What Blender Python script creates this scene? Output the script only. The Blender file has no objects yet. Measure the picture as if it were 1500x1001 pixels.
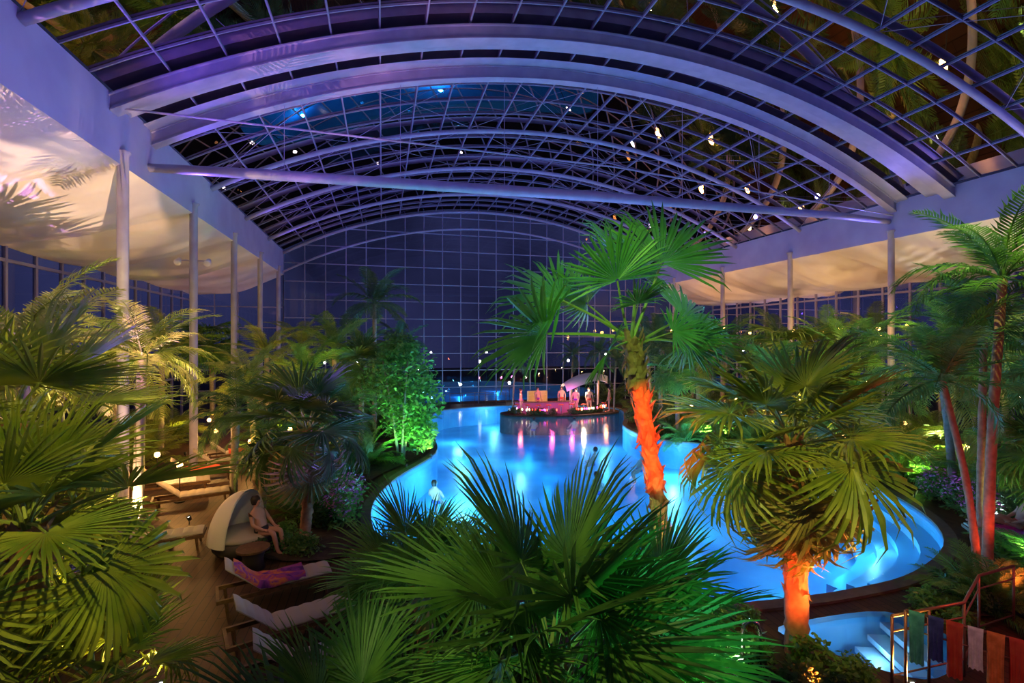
import bpy, math, random
from mathutils import Vector, Matrix
rnd = random.Random(7)
S = bpy.context.scene
COL = S.collection
H = 5.0
try: S.view_settings.view_transform='Standard'
except Exception: pass

# ------------------------------------------------------------ materials
def mat(name, base=(.5,.5,.5), rough=.6, metal=0, spec=.5, noise=None, nscale=5, bump=0, bscale=30, emit=None, estr=0, transl=0):
    m = bpy.data.materials.new(name); m.use_nodes = True
    nt = m.node_tree; N = nt.nodes; L = nt.links
    b = N['Principled BSDF']
    b.inputs['Base Color'].default_value = (*base,1)
    b.inputs['Roughness'].default_value = rough
    b.inputs['Metallic'].default_value = metal
    b.inputs['Specular IOR Level'].default_value = spec
    tc = N.new('ShaderNodeTexCoord')
    if noise:
        n = N.new('ShaderNodeTexNoise'); n.inputs['Scale'].default_value = nscale
        n.inputs['Detail'].default_value = 4
        r = N.new('ShaderNodeValToRGB')
        r.color_ramp.elements[0].position=.35; r.color_ramp.elements[1].position=.65
        r.color_ramp.elements[0].color=(*base,1); r.color_ramp.elements[1].color=(*noise,1)
        L.new(tc.outputs['Object'], n.inputs['Vector']); L.new(n.outputs['Fac'], r.inputs['Fac'])
        L.new(r.outputs['Color'], b.inputs['Base Color'])
    if bump:
        n2 = N.new('ShaderNodeTexNoise'); n2.inputs['Scale'].default_value=bscale
        bp = N.new('ShaderNodeBump'); bp.inputs['Strength'].default_value=bump
        L.new(tc.outputs['Object'], n2.inputs['Vector']); L.new(n2.outputs['Fac'], bp.inputs['Height'])
        L.new(bp.outputs['Normal'], b.inputs['Normal'])
    if emit:
        b.inputs['Emission Color'].default_value=(*emit,1); b.inputs['Emission Strength'].default_value=estr
    if transl:
        t = N.new('ShaderNodeBsdfTranslucent'); mx = N.new('ShaderNodeMixShader')
        mx.inputs[0].default_value=transl
        if noise: L.new(r.outputs['Color'], t.inputs['Color'])
        else: t.inputs['Color'].default_value=(*base,1)
        L.new(b.outputs[0], mx.inputs[1]); L.new(t.outputs[0], mx.inputs[2])
        L.new(mx.outputs[0], N['Material Output'].inputs[0])
    return m

M = {}
M['steel'] = mat('painted_steel', (.34,.32,.46), .45, noise=(.42,.4,.54), nscale=2)
M['grid'] = mat('glazing_bar_paint', (.24,.23,.34), .5)
M['mull'] = mat('mullion_paint', (.34,.33,.46), .4)
M['white'] = mat('white_membrane', (.74,.68,.68), .35, noise=(.86,.82,.82), nscale=.6)
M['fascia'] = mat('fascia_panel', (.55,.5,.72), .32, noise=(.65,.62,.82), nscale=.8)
M['leaf'] = mat('fan_leaf', (.08,.2,.035), .38, noise=(.18,.33,.06), nscale=3, transl=.35)
M['leafy'] = mat('olive_leaf', (.14,.24,.035), .4, noise=(.34,.38,.07), nscale=2, transl=.35)
M['leafd'] = mat('dark_leaf', (.04,.11,.035), .45, noise=(.09,.18,.05), nscale=2, transl=.25)
M['leafg'] = mat('fresh_leaf', (.09,.28,.06), .38, noise=(.19,.42,.09), nscale=2, transl=.35)
M['dead'] = mat('dry_leaf', (.42,.32,.11), .7, noise=(.3,.25,.1), nscale=3, transl=.2)
M['pet'] = mat('leaf_stalk', (.3,.38,.1), .5)
M['bark'] = mat('palm_bark', (.38,.18,.1), .85, noise=(.55,.28,.16), nscale=9, bump=.6, bscale=25)
M['barkl'] = mat('grey_bark', (.24,.2,.15), .85, noise=(.34,.3,.24), nscale=9, bump=.5, bscale=25)
M['soil'] = mat('soil', (.03,.02,.012), .9, noise=(.06,.045,.025), nscale=6, bump=.6)
M['tile'] = mat('basin_tile', (.02,.16,.42), .4, noise=(.15,.5,.78), nscale=.3)
M['step'] = mat('pale_step_tile', (.22,.42,.58), .4)
M['coping'] = mat('stone_coping', (.10,.085,.075), .5, noise=(.16,.13,.11), nscale=5)
M['wood'] = mat('lounger_wood', (.10,.05,.025), .5, noise=(.17,.09,.045), nscale=12)
M['wick'] = mat('dark_wicker', (.05,.04,.035), .6, bump=.8, bscale=80)
M['cush'] = mat('cream_cushion', (.42,.36,.3), .8)
M['shell'] = mat('white_wicker_shell', (.8,.75,.68), .6, bump=.4, bscale=60)
M['chrome'] = mat('chrome', (.7,.7,.7), .2, 1)
M['rail'] = mat('rail_metal', (.3,.14,.1), .4, .6)
M['skin'] = mat('skin', (.55,.3,.2), .5)
M['hair'] = mat('dark_hair', (.03,.02,.015), .6)
M['black'] = mat('lamp_housing', (.02,.02,.02), .4)
M['glow'] = mat('lamp_glow_warm', (1,.8,.5), .5, emit=(1,.5,.15), estr=10)
M['gloww'] = mat('lamp_glow_white', (1,1,1), .5, emit=(1,.95,.85), estr=20)
M['bar'] = mat('bar_front_glow', (.25,.05,.15), .4, emit=(.6,.08,.3), estr=.25)
M['barshelf'] = mat('bar_back_glow', (.3,.2,.1), .4, emit=(1,.45,.15), estr=.4)
M['pink'] = mat('pink_petals', (.7,.12,.45), .6, noise=(.85,.3,.6), nscale=8)
M['red'] = mat('red_fabric', (.6,.05,.03), .8, noise=(.7,.12,.05), nscale=5)
for n,c in dict(teal=(.05,.3,.3),orange=(.7,.22,.05),navy=(.03,.05,.25),whitet=(.7,.7,.7),purple=(.25,.03,.35),magenta=(.6,.05,.3)).items():
    M[n]=mat(n+'_towel_fabric', c, .9, noise=tuple(min(1,x*1.5+.02) for x in c), nscale=10)
for n,c in dict(lred=(1,.08,.04),lmag=(1,.1,.7),lwhite=(1,.8,.5)).items():
    M[n]=mat('small_lamp_'+n[1:], c, .5, emit=c, estr=7)

def pattern_towel():
    m=bpy.data.materials.new('patterned_towel'); m.use_nodes=True; nt=m.node_tree;N=nt.nodes;L=nt.links
    b=N['Principled BSDF']; b.inputs['Roughness'].default_value=.9
    tc=N.new('ShaderNodeTexCoord'); v=N.new('ShaderNodeTexNoise'); v.inputs['Scale'].default_value=3; v.inputs['Detail'].default_value=3; v.inputs['Distortion'].default_value=1.5
    r=N.new('ShaderNodeValToRGB')
    cs=[(.07,.01,.16),(.28,.04,.3),(.4,.06,.14),(.65,.2,.04),(.2,.03,.28)]
    r.color_ramp.elements[0].color=(*cs[0],1); r.color_ramp.elements[0].position=.3; r.color_ramp.elements[1].position=.42; r.color_ramp.elements[1].color=(*cs[1],1)
    for i in range(2,5):
        e=r.color_ramp.elements.new(.3+.09*i); e.color=(*cs[i],1)
    L.new(tc.outputs['Object'],v.inputs['Vector']); L.new(v.outputs['Fac'],r.inputs['Fac']); L.new(r.outputs['Color'],b.inputs['Base Color'])
    return m
M['pattern']=pattern_towel()

def deck():
    m=bpy.data.materials.new('wet_plank_deck'); m.use_nodes=True; nt=m.node_tree;N=nt.nodes;L=nt.links
    b=N['Principled BSDF']; b.inputs['Roughness'].default_value=.5; b.inputs['Specular IOR Level'].default_value=.25
    tc=N.new('ShaderNodeTexCoord'); mp=N.new('ShaderNodeMapping'); mp.inputs['Rotation'].default_value=(0,0,math.pi/2)
    br=N.new('ShaderNodeTexBrick'); br.inputs['Scale'].default_value=1
    br.inputs['Brick Width'].default_value=1.8; br.inputs['Row Height'].default_value=.16; br.inputs['Mortar Size'].default_value=.008
    br.inputs['Color1'].default_value=(.055,.026,.013,1); br.inputs['Color2'].default_value=(.1,.047,.022,1); br.inputs['Mortar'].default_value=(.01,.006,.004,1)
    L.new(tc.outputs['Object'],mp.inputs[0]); L.new(mp.outputs[0],br.inputs['Vector']); L.new(br.outputs['Color'],b.inputs['Base Color'])
    return m
M['deck']=deck()

def glass(name,refl,bump):
    m=bpy.data.materials.new(name); m.use_nodes=True; nt=m.node_tree;N=nt.nodes;L=nt.links
    for n in list(N):
        if n.type!='OUTPUT_MATERIAL': N.remove(n)
    t=N.new('ShaderNodeBsdfTransparent'); t.inputs[0].default_value=(.85,.88,.95,1)
    g=N.new('ShaderNodeBsdfGlossy'); g.inputs['Roughness'].default_value=.01; g.inputs[0].default_value=refl
    lw=N.new('ShaderNodeFresnel'); lw.inputs['IOR'].default_value=1.5
    tc=N.new('ShaderNodeTexCoord'); ns=N.new('ShaderNodeTexNoise'); ns.inputs['Scale'].default_value=.6; bp=N.new('ShaderNodeBump'); bp.inputs['Strength'].default_value=bump
    L.new(tc.outputs['Object'],ns.inputs['Vector']); L.new(ns.outputs['Fac'],bp.inputs['Height'])
    L.new(bp.outputs[0],g.inputs['Normal'])
    mx=N.new('ShaderNodeMixShader'); L.new(lw.outputs[0],mx.inputs[0]); L.new(t.outputs[0],mx.inputs[1]); L.new(g.outputs[0],mx.inputs[2])
    L.new(mx.outputs[0],N['Material Output'].inputs[0]); return m
M['glass']=glass('night_glazing',(.9,.85,1,1),.03)
M['roofglass']=glass('coated_roof_glazing',(.5,.42,.46,1),.02)

def water(name,tint,em):
    m=bpy.data.materials.new(name); m.use_nodes=True; nt=m.node_tree;N=nt.nodes;L=nt.links
    for n in list(N):
        if n.type!='OUTPUT_MATERIAL': N.remove(n)
    t=N.new('ShaderNodeBsdfTransparent'); t.inputs[0].default_value=tint
    e=N.new('ShaderNodeEmission'); e.inputs[0].default_value=(.01,.13,.38,1); e.inputs[1].default_value=em  # faint emission stands in for light scattered in milky water
    ad=N.new('ShaderNodeAddShader')
    g=N.new('ShaderNodeBsdfGlossy'); g.inputs['Roughness'].default_value=.14; g.inputs[0].default_value=(.8,.8,.9,1)
    fr=N.new('ShaderNodeFresnel'); fr.inputs['IOR'].default_value=1.33
    tc=N.new('ShaderNodeTexCoord'); ns=N.new('ShaderNodeTexNoise'); ns.inputs['Scale'].default_value=1.2; ns.inputs['Detail'].default_value=3
    bp=N.new('ShaderNodeBump'); bp.inputs['Strength'].default_value=.3
    L.new(tc.outputs['Object'],ns.inputs['Vector']); L.new(ns.outputs['Fac'],bp.inputs['Height'])
    L.new(bp.outputs[0],g.inputs['Normal']); 
    mx=N.new('ShaderNodeMixShader'); L.new(fr.outputs[0],mx.inputs[0])
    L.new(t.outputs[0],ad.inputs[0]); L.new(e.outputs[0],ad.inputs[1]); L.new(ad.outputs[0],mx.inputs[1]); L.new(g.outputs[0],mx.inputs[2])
    L.new(mx.outputs[0],N['Material Output'].inputs[0]); return m
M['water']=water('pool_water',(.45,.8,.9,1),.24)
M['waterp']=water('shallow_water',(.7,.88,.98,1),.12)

# ------------------------------------------------------------ mesh helpers
class MB:
    def __init__(s): s.v=[]; s.f=[]
    def box(s,c,d,rot=None):
        o=len(s.v); hx,hy,hz=d[0]/2,d[1]/2,d[2]/2
        for x in(-hx,hx):
            for y in(-hy,hy):
                for z in(-hz,hz):
                    p=Vector((x,y,z))
                    if rot: p=rot@p
                    s.v.append(p+Vector(c))
        for q in((0,1,3,2),(4,6,7,5),(0,4,5,1),(2,3,7,6),(0,2,6,4),(1,5,7,3)): s.f.append([o+i for i in q])
        return s
    def tube(s,path,rad,n=8,cap=True):
        path=[Vector(p) for p in path]
        if not hasattr(rad,'__len__'): rad=[rad]*len(path)
        o=len(s.v); ref=None
        for i,p in enumerate(path):
            a=path[max(0,i-1)]; b=path[min(len(path)-1,i+1)]
            t=(b-a).normalized()
            if ref is None:
                ref=t.orthogonal().normalized()
            ref=(ref-t*ref.dot(t))
            if ref.length<1e-5: ref=t.orthogonal()
            ref.normalize(); q=t.cross(ref)
            for k in range(n):
                A=2*math.pi*k/n
                s.v.append(p+(ref*math.cos(A)+q*math.sin(A))*rad[i])
        for i in range(len(path)-1):
            for k in range(n):
                k2=(k+1)%n
                s.f.append([o+i*n+k,o+i*n+k2,o+(i+1)*n+k2,o+(i+1)*n+k])
        if cap:
            s.f.append([o+k for k in range(n)][::-1]); s.f.append([o+(len(path)-1)*n+k for k in range(n)])
        return s
    def lathe(s,prof,n=20,c=(0,0,0)):
        o=len(s.v)
        for r,z in prof:
            for k in range(n):
                A=2*math.pi*k/n; s.v.append(Vector((c[0]+r*math.cos(A),c[1]+r*math.sin(A),c[2]+z)))
        for i in range(len(prof)-1):
            for k in range(n):
                k2=(k+1)%n; s.f.append([o+i*n+k,o+i*n+k2,o+(i+1)*n+k2,o+(i+1)*n+k])
        return s
    def grid(s,fn,nu,nv):
        o=len(s.v)
        for i in range(nu+1):
            for j in range(nv+1): s.v.append(Vector(fn(i/nu,j/nv)))
        for i in range(nu):
            for j in range(nv):
                a=o+i*(nv+1)+j; s.f.append([a,a+nv+1,a+nv+2,a+1])
        return s
    def add(s,mesh,mx):
        o=len(s.v)
        for p in mesh.v: s.v.append(mx@p)
        for q in mesh.f: s.f.append([o+i for i in q])
        return s
    def mesh(s,name,m,smooth=False):
        me=bpy.data.meshes.new(name); me.from_pydata([tuple(p) for p in s.v],[],s.f)
        me.materials.append(m)
        if smooth:
            for p in me.polygons: p.use_smooth=True
        me.update(); return me

def ob(name,me,parent=None,loc=(0,0,0),rotz=0,label=None,cat=None,group=None,kind=None,mw=None):
    o=bpy.data.objects.new(name,me)
    COL.objects.link(o)
    if mw is not None: o.matrix_local=mw
    else:
        o.location=loc; o.rotation_euler=(0,0,rotz)
    if parent: o.parent=parent
    if label: o['label']=label
    if cat: o['category']=cat
    if group: o['group']=group
    if kind: o['kind']=kind
    return o
def struct(name,me,label,cat): return ob(name,me,label=label,cat=cat,kind='structure')

def copy_tree(root,loc,rotz,scale=None,label=None):
    c=root.copy(); c.location=loc; c.rotation_euler=(0,0,rotz)
    if scale: c.scale=(scale,)*3
    COL.objects.link(c)
    if label: c['label']=label
    def rec(src,dst):
        for ch in src.children:
            k=ch.copy(); COL.objects.link(k); k.parent=dst; rec(ch,k)
    rec(root,c); return c

# ------------------------------------------------------------ pool + floor
pool_pts=[(4.3,35.6),(8.5,36.8),(13,36.6),(16.9,33.5),(15.2,29),(13.7,26.1),(13.4,22.4),(15.6,20.1),(16.7,17.5),(16.5,13.8),(15.4,11.1),(13.6,9.1),(11.1,8.0),(8.96,7.75),(6.8,7.85),(5.0,8.1),(3.4,8.9),(2.0,10.4),(1.1,11.7),(0,12.6),(-.3,15.3),(.45,18.2),(2.3,22.0),(2.6,26),(2.8,31)]
def smoothloop(pts,n=5):
    out=[]; L=len(pts)
    for i in range(L):
        p0,p1,p2,p3=[Vector(pts[(i+k)%L]) for k in(-1,0,1,2)]
        for j in range(n):
            t=j/n
            out.append(.5*((2*p1)+(-p0+p2)*t+(2*p0-5*p1+4*p2-p3)*t*t+(-p0+3*p1-3*p2+p3)*t**3))
    return out
pool=smoothloop(pool_pts)
small=smoothloop([(6.6,7.0),(7.45,7.15),(9.0,7.0),(9.3,6.2),(8.6,5.6),(7.75,5.45),(7.1,6.1)],4)
def fill(name,loops,z,m):
    import bmesh
    bm=bmesh.new(); es=[]
    for lp in loops:
        vs=[bm.verts.new((p[0],p[1],z)) for p in lp]
        for i in range(len(vs)): es.append(bm.edges.new((vs[i],vs[(i+1)%len(vs)])))
    bmesh.ops.triangle_fill(bm,use_beauty=True,use_dissolve=False,edges=es)
    for f in bm.faces:
        if f.normal.z<0: f.normal_flip()
    me=bpy.data.meshes.new(name); bm.to_mesh(me); bm.free(); me.materials.append(m); return me
def offset(loop,d):
    out=[];n=len(loop)
    for i in range(n):
        a=Vector(loop[i-1][:2]); b=Vector(loop[(i+1)%n][:2]); t=(b-a).normalized()
        out.append(Vector(loop[i][:2])+Vector((-t.y,t.x))*d)
    return out
outer=[(-13,-1),(29.5,-1),(29.5,39),(-13,39)]
f=struct('floor',fill('floor',[outer,pool,small],0,M['deck']),'dark brown wet plank floor around the pool','floor')
def wallring(mb,lp,z0,z1):
    n=len(lp); o=len(mb.v)
    for p in lp: mb.v+= [Vector((p[0],p[1],z0)),Vector((p[0],p[1],z1))]
    for i in range(n):
        j=(i+1)%n; mb.f.append([o+2*i,o+2*j,o+2*j+1,o+2*i+1])
basin=ob('swimming_pool',fill('pool_floor',[pool],-1.35,M['tile']),label='large free-form swimming pool glowing turquoise blue',cat='pool')
mb=MB(); wallring(mb,pool,-1.35,0); ob('pool_wall',mb.mesh('pool_wall',M['tile']),basin)
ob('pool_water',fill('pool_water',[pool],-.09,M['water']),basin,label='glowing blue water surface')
area_=sum(pool[i][0]*pool[(i+1)%len(pool)][1]-pool[(i+1)%len(pool)][0]*pool[i][1] for i in range(len(pool)))
ins = 1 if area_>0 else -1
outl=offset(pool,-.28*ins)
mb=MB(); n=len(pool)
def ringband(mb,A,B,zA,zB):
    o=len(mb.v)
    for a,b in zip(A,B): mb.v+=[Vector((a[0],a[1],zA)),Vector((b[0],b[1],zB))]
    for i in range(len(A)):
        j=(i+1)%len(A); mb.f.append([o+2*i,o+2*j,o+2*j+1,o+2*i+1])
ringband(mb,pool,outl,.05,.05); ringband(mb,outl,outl,.05,0); ringband(mb,pool,pool,.05,-.02)
ob('pool_coping',mb.mesh('pool_coping',M['coping']),basin,label='grey stone pool edge')
idx=[i for i in range(len(pool)) if i>=8*5 and i<=12*5]
for k,(d,z) in enumerate([(.45,-.4),(.9,-.6),(1.35,-.8),(1.8,-1.0)]):
    inn=offset(pool,d*ins); mb=MB()
    for i in idx:
        a=pool[i]; b=inn[i]
        mb.v+=[Vector((a[0],a[1],z)),Vector((b[0],b[1],z)),Vector((b[0],b[1],z-.27))]
    for q in range(len(idx)-1):
        mb.f.append([3*q,3*q+3,3*q+4,3*q+1]); mb.f.append([3*q+1,3*q+4,3*q+5,3*q+2])
    ob('pool_step',mb.mesh('pool_step',M['step'] if k%2==0 else M['tile']),basin)
b2=ob('stair_basin',fill('basin_floor',[small],-1.0,M['step']),label='small curved lit basin with pale steps leading down',cat='pool')
mb=MB(); wallring(mb,small,-1,0); ob('basin_wall',mb.mesh('basin_wall',M['tile']),b2)
for k in range(5):
    mb=MB().box((8.75-.3*k,6.35,-.18-.17*k),(.32,1.15-.02*k,.1),Matrix.Rotation(-.35,3,'Z')); ob('step',mb.mesh('step',M['step']),b2)
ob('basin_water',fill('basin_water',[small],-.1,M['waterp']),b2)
g=struct('ground',MB().grid(lambda u,v:(-60+u*140,-10+v*140,-2.0),2,2).mesh('ground',M['soil']),'dark ground outside the hall','ground')
op=smoothloop([(1,41),(8,40.6),(15,41),(20,44),(21,52),(15,60),(6,61),(0,55),(-1,47)],5)
o_=ob('outdoor_pool',fill('outdoor_pool_floor',[op],-.9,M['tile']),label='blue lit outdoor pool beyond the glass end wall',cat='pool')
mb=MB(); wallring(mb,op,-2,0); ob('pool_wall',mb.mesh('pool_wall',M['coping']),o_)
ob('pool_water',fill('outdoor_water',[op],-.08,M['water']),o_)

# ------------------------------------------------------------ hall
XL,XR,CX=-7.0,23.5,8.25
PK=15.6; ZE=11.66; rise=PK-ZE; R=(15.25**2+rise**2)/(2*rise)
def zr(x,dz=0): 
    return PK-R+math.sqrt(max(0,R*R-(x-CX)**2))+dz
Y0,Y1=6.0,39.0
ceil=struct('ceiling',MB().grid(lambda u,v:(XL+u*(XR-XL),Y0+v*(Y1-Y0),zr(XL+u*(XR-XL),.085)),60,1).mesh('roof_glass',M['roofglass'],True),'arched glass roof showing the dark blue night sky','ceiling')
def xs(n=48): return [XL+(XR-XL)*i/n for i in range(n+1)]
def boxarch(mb,y,w,h,top):
    o=len(mb.v); X=xs(60)
    for x in X:
        z=zr(x,top)
        mb.v+=[Vector((x,y-w/2,z-h)),Vector((x,y+w/2,z-h)),Vector((x,y+w/2,z)),Vector((x,y-w/2,z))]
    for i in range(60):
        for k in range(4):
            k2=(k+1)%4; mb.f.append([o+4*i+k,o+4*i+4+k,o+4*i+4+k2,o+4*i+k2])
arches=[(12.0,.12,'slender'),(15.5,.2,'main'),(17.9,.16,'main'),(23.3,.11,'slender'),(28.6,.11,'slender'),(33.9,.11,'slender'),(38.8,.11,'slender')]
for y,r,k in arches:
    mb=MB()
    if k=='main':
        boxarch(mb,y,r*1.7,.36,-.12); boxarch(mb,y,r*2.5,.04,-.08); boxarch(mb,y,r*2.2,.04,-.48)
    else: mb.tube([(x,y,zr(x,-.1-r)) for x in xs()],r,12)
    ob('roof_arch',mb.mesh('roof_arch',M['steel'],k!='main'),label='box-section curved steel arch with flanges spanning the roof' if k=='main' else 'slender tubular steel arch spanning the glass roof, violet lit',cat='roof beam',group='roof arches')
mb=MB().grid(lambda u,v:(XL+u*(XR-XL),15.75+v*.7,zr(XL+u*(XR-XL),-.22)),60,1)
mb.grid(lambda u,v:(XL+u*(XR-XL),16.45,zr(XL+u*(XR-XL),-.22+v*.27)),60,1)
mb.grid(lambda u,v:(XL+u*(XR-XL),17.2+v*.5,zr(XL+u*(XR-XL),-.08)),60,1)
ob('trim_1',mb.mesh('trim_1',M['steel'],True),label='wide stepped gutter band between the double arches',cat='roof trim',kind='structure')
mb=MB().tube([(x,38.7,zr(x)-1.6) for x in xs()],.08,8)
ob('roof_arch',mb.mesh('roof_arch',M['steel'],True),label='lower curved chord over the end glazing',cat='roof beam',group='roof arches')
npur=22
for i in range(1,npur):
    x=XL+(XR-XL)*i/npur
    me=MB().box((x,(Y0+Y1)/2,zr(x,.04)),(.045,Y1-Y0,.07)).mesh('roof_purlin',M['grid'])
    ob('roof_purlin',me,label='straight steel purlin running along the glass roof',cat='roof beam',group='roof purlins')
yy=[6.4,7.8,9.2,10.6,13.2,14.4,19.25,20.6,21.95,24.6,25.95,27.3,29.9,31.25,32.6,35.1,36.3,37.6]
for y in yy:
    mb=MB(); X=xs(40)
    for x in X:
        z=zr(x,.04); mb.v+=[Vector((x,y-.02,z-.03)),Vector((x,y+.02,z-.03)),Vector((x,y+.02,z+.03)),Vector((x,y-.02,z+.03))]
    for i in range(40):
        for k in range(4):
            k2=(k+1)%4; mb.f.append([4*i+k,4*i+4+k,4*i+4+k2,4*i+k2])
    ob('roof_rib',mb.mesh('roof_rib',M['grid']),label='thin curved glazing rib across the roof',cat='roof beam',group='roof glazing ribs')
for a,b in [(6.2,12),(17.9,23.3),(23.3,28.6),(28.6,33.9)]:
    for i in range(0,22,4):
        i2=min(22,i+4)
        x0=XL+(XR-XL)*i/22; x1=XL+(XR-XL)*i2/22
        for (p,q) in [((x0,a),(x1,b)),((x0,b),(x1,a))]:
            pts=[(p[0]+(q[0]-p[0])*t,p[1]+(q[1]-p[1])*t,zr(p[0]+(q[0]-p[0])*t,-.05)) for t in(0,.25,.5,.75,1)]
            ob('bracing_rod',MB().tube(pts,.009,5).mesh('bracing_rod',M['steel']),label='thin diagonal steel bracing rod under the roof glazing',cat='roof brace',group='roof bracing rods')
tie=ob('tie_beam',MB().tube([(XL,17.6,10.4),(XL+3,17.7,10.5),(CX,17.9,10.75),(XR-3,18,10.8),(XR,18.1,10.75)],[.13,.17,.2,.16,.12],12).mesh('tie_beam',M['steel'],True),label='long tubular steel tie beam spanning the hall',cat='roof beam')
ob('tie_rod',MB().tube([(XL,15.5,11.3),(CX,16.4,11.4),(XR,17.9,11.0)],.03,6).mesh('tie_rod',M['steel']),label='thin steel tension rod beside the tie beam',cat='roof beam')
for i in range(1,8):
    x=XL+(XR-XL)*i/8
    ob('hanger_rod',MB().tube([(x,17.9,10.7),(x,17.9,zr(x,-.5))],.01,5).mesh('hanger_rod',M['steel']),label='thin vertical hanger rod from arch to tie beam',cat='roof brace',group='hanger rods')
def soff(sg,name,nm2):
    xe=XL if sg<0 else XR
    mb=MB()
    mb.grid(lambda u,v:(xe,4+u*35,9.9+v*1.76),40,3)
    mb.grid(lambda u,v:(xe+sg*.45*v,4+u*35,11.66),40,1)
    struct(name,mb.mesh(name,M['fascia']),'white painted eaves fascia panel lit violet','fascia')
    def fs(u,v):
        y=4+u*35; s=abs(math.sin((y-.2)*math.pi/5.3))
        return (xe+6*sg*v,y,9.9-1.5*v-.6*s*math.sin(math.pi*v)-.12*s*v+.06*math.sin(y*5+v*9)*math.sin(math.pi*v))
    struct(nm2,MB().grid(fs,200,24).mesh(nm2,M['white'],True),'white stretched membrane ceiling billowing between the bays','ceiling')
soff(-1,'trim_2','ceiling_1'); soff(1,'trim_3','ceiling_2')

def wall_glass(name,p0,p1,topfn,nv,hz,label,w=.07):
    p0=Vector(p0);p1=Vector(p1)
    gm=MB().grid(lambda u,v:((p0+(p1-p0)*u).x,(p0+(p1-p0)*u).y,v*topfn(u)),40,1)
    root=struct(name,gm.mesh(name,M['glass']),label,'window')
    fr=MB(); L=(p1-p0).length; ang=math.atan2((p1-p0).y,(p1-p0).x); rot=Matrix.Rotation(ang,3,'Z')
    for i in range(nv+1):
        u=i/nv; p=p0+(p1-p0)*u; t=topfn(u)
        fr.box((p.x,p.y,t/2),(w,.12,t),rot)
    for z in hz:
        us=[i/80 for i in range(81) if topfn(i/80)>z]
        if not us: continue
        a=p0+(p1-p0)*us[0]; b=p0+(p1-p0)*us[-1]; c=(a+b)/2
        fr.box((c.x,c.y,z),((b-a).length,.1,w),rot)
    ob('window_frame',fr.mesh('window_frame',M['mull']),root,label='grid of slim painted steel mullions')
wall_glass('window_1',(XL,39),(XR,39),lambda u:zr(XL+(XR-XL)*u,.05),21,[1.35*k for k in range(1,12)],'tall glass end wall with a slim steel grid',.06)
wall_glass('window_2',(-13,39),(XL,39),lambda u:8.4+1.5*u,4,[1.5*k for k in range(1,6)],'end wall glazing under the low ceiling')
wall_glass('window_3',(XR,39),(29.5,39),lambda u:9.9-1.5*u,4,[1.5*k for k in range(1,6)],'end wall glazing under the low ceiling')
wall_glass('window_4',(-13,4),(-13,39),lambda u:8.45,22,[2.6,5.2,7.9],'long side wall of floor-to-ceiling glazing',.12)
wall_glass('window_5',(29.5,4),(29.5,39),lambda u:8.45,22,[2.6,5.2,7.9],'long side wall of floor-to-ceiling glazing',.12)
colm=MB().lathe([(.26,0),(.26,.04),(.14,.06),(.14,10.2),(.2,10.25),(.2,10.3)],16).mesh('steel_column',M['steel'],True)
for y in(16,21.3,26.6,31.9,37.2): ob('steel_column',colm,loc=(XL,y,0),label='slender round steel column carrying the eaves',cat='column',group='hall columns')
for y in(12.5,18,24,30,36): ob('steel_column',colm,loc=(XR,y,0),label='slender round steel column carrying the eaves',cat='column',group='hall columns')
# twin projector fitting on a bracket on one column
pf=ob('column_projector',None,loc=(XL,21.3,8.1),label='pair of small white projectors on a column bracket',cat='spotlight')
ob('bracket',MB().tube([(-.5,0,0),(.5,0,0)],.03,8).mesh('bracket',M['steel']),pf)
for sx in(-.5,.5): ob('housing',MB().lathe([(0,-.16),(.08,-.16),(.13,.1),(.11,.12),(0,.1)],14).mesh('housing',M['white'],True),pf,mw=Matrix.Translation((sx,-.05,-.05))@Matrix.Rotation(2.2,4,'X'))

# ------------------------------------------------------------ palms
def fan(seed,n=36,Rl=1.0,pet=.9,spread=255,droop=.22,bend=.35,thin=1.0,gap=.58):
    r=random.Random(seed); mb=MB(); st=MB()
    pts=[(0,0,0),(pet*.5,0,.03),(pet,0,0)]
    st.tube(pts,[.026,.018,.013],5)
    da=math.radians(spread)/n
    Rb=Matrix.Rotation(bend,3,'Y')
    hub=Vector((pet,0,0))
    for i in range(n):
        a=-math.radians(spread)/2+da*(i+.5)
        L=Rl*(1-.2*(abs(a)/2.2)**2)*r.uniform(.9,1.06)
        d=Vector((math.cos(a),math.sin(a),0)); s=Vector((-math.sin(a),math.cos(a),0))
        fold=.16*abs(math.sin(a))
        dr=droop*r.uniform(.4,1.9)
        tw=r.uniform(-.07,.07)
        o=len(mb.v)
        for t,wf in((.03,1),(.3,1),(gap,1),(.8,.6)):
            w=L*t*math.tan(da/2) if t<=gap else L*gap*math.tan(da/2)*wf
            w*=thin if t>.3 else 1
            z=fold*t*L-dr*L*t**3
            c=d*(L*t)+s*(tw*L*t*t)
            for sd in(-1,0,1):
                mb.v.append(hub+Rb@(c+s*(w*sd)+Vector((0,0,z+(0 if sd else -w*.85)))))
        c=d*L*(1-.25*dr)+s*(tw*L); mb.v.append(hub+Rb@(c+Vector((0,0,fold*L-dr*L*1.25))))
        for k in range(3):
            for q in range(2):
                mb.f.append([o+3*k+q,o+3*k+q+1,o+3*k+q+4,o+3*k+q+3])
        mb.f.append([o+9,o+10,o+12]); mb.f.append([o+10,o+11,o+12])
    return mb,st
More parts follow.
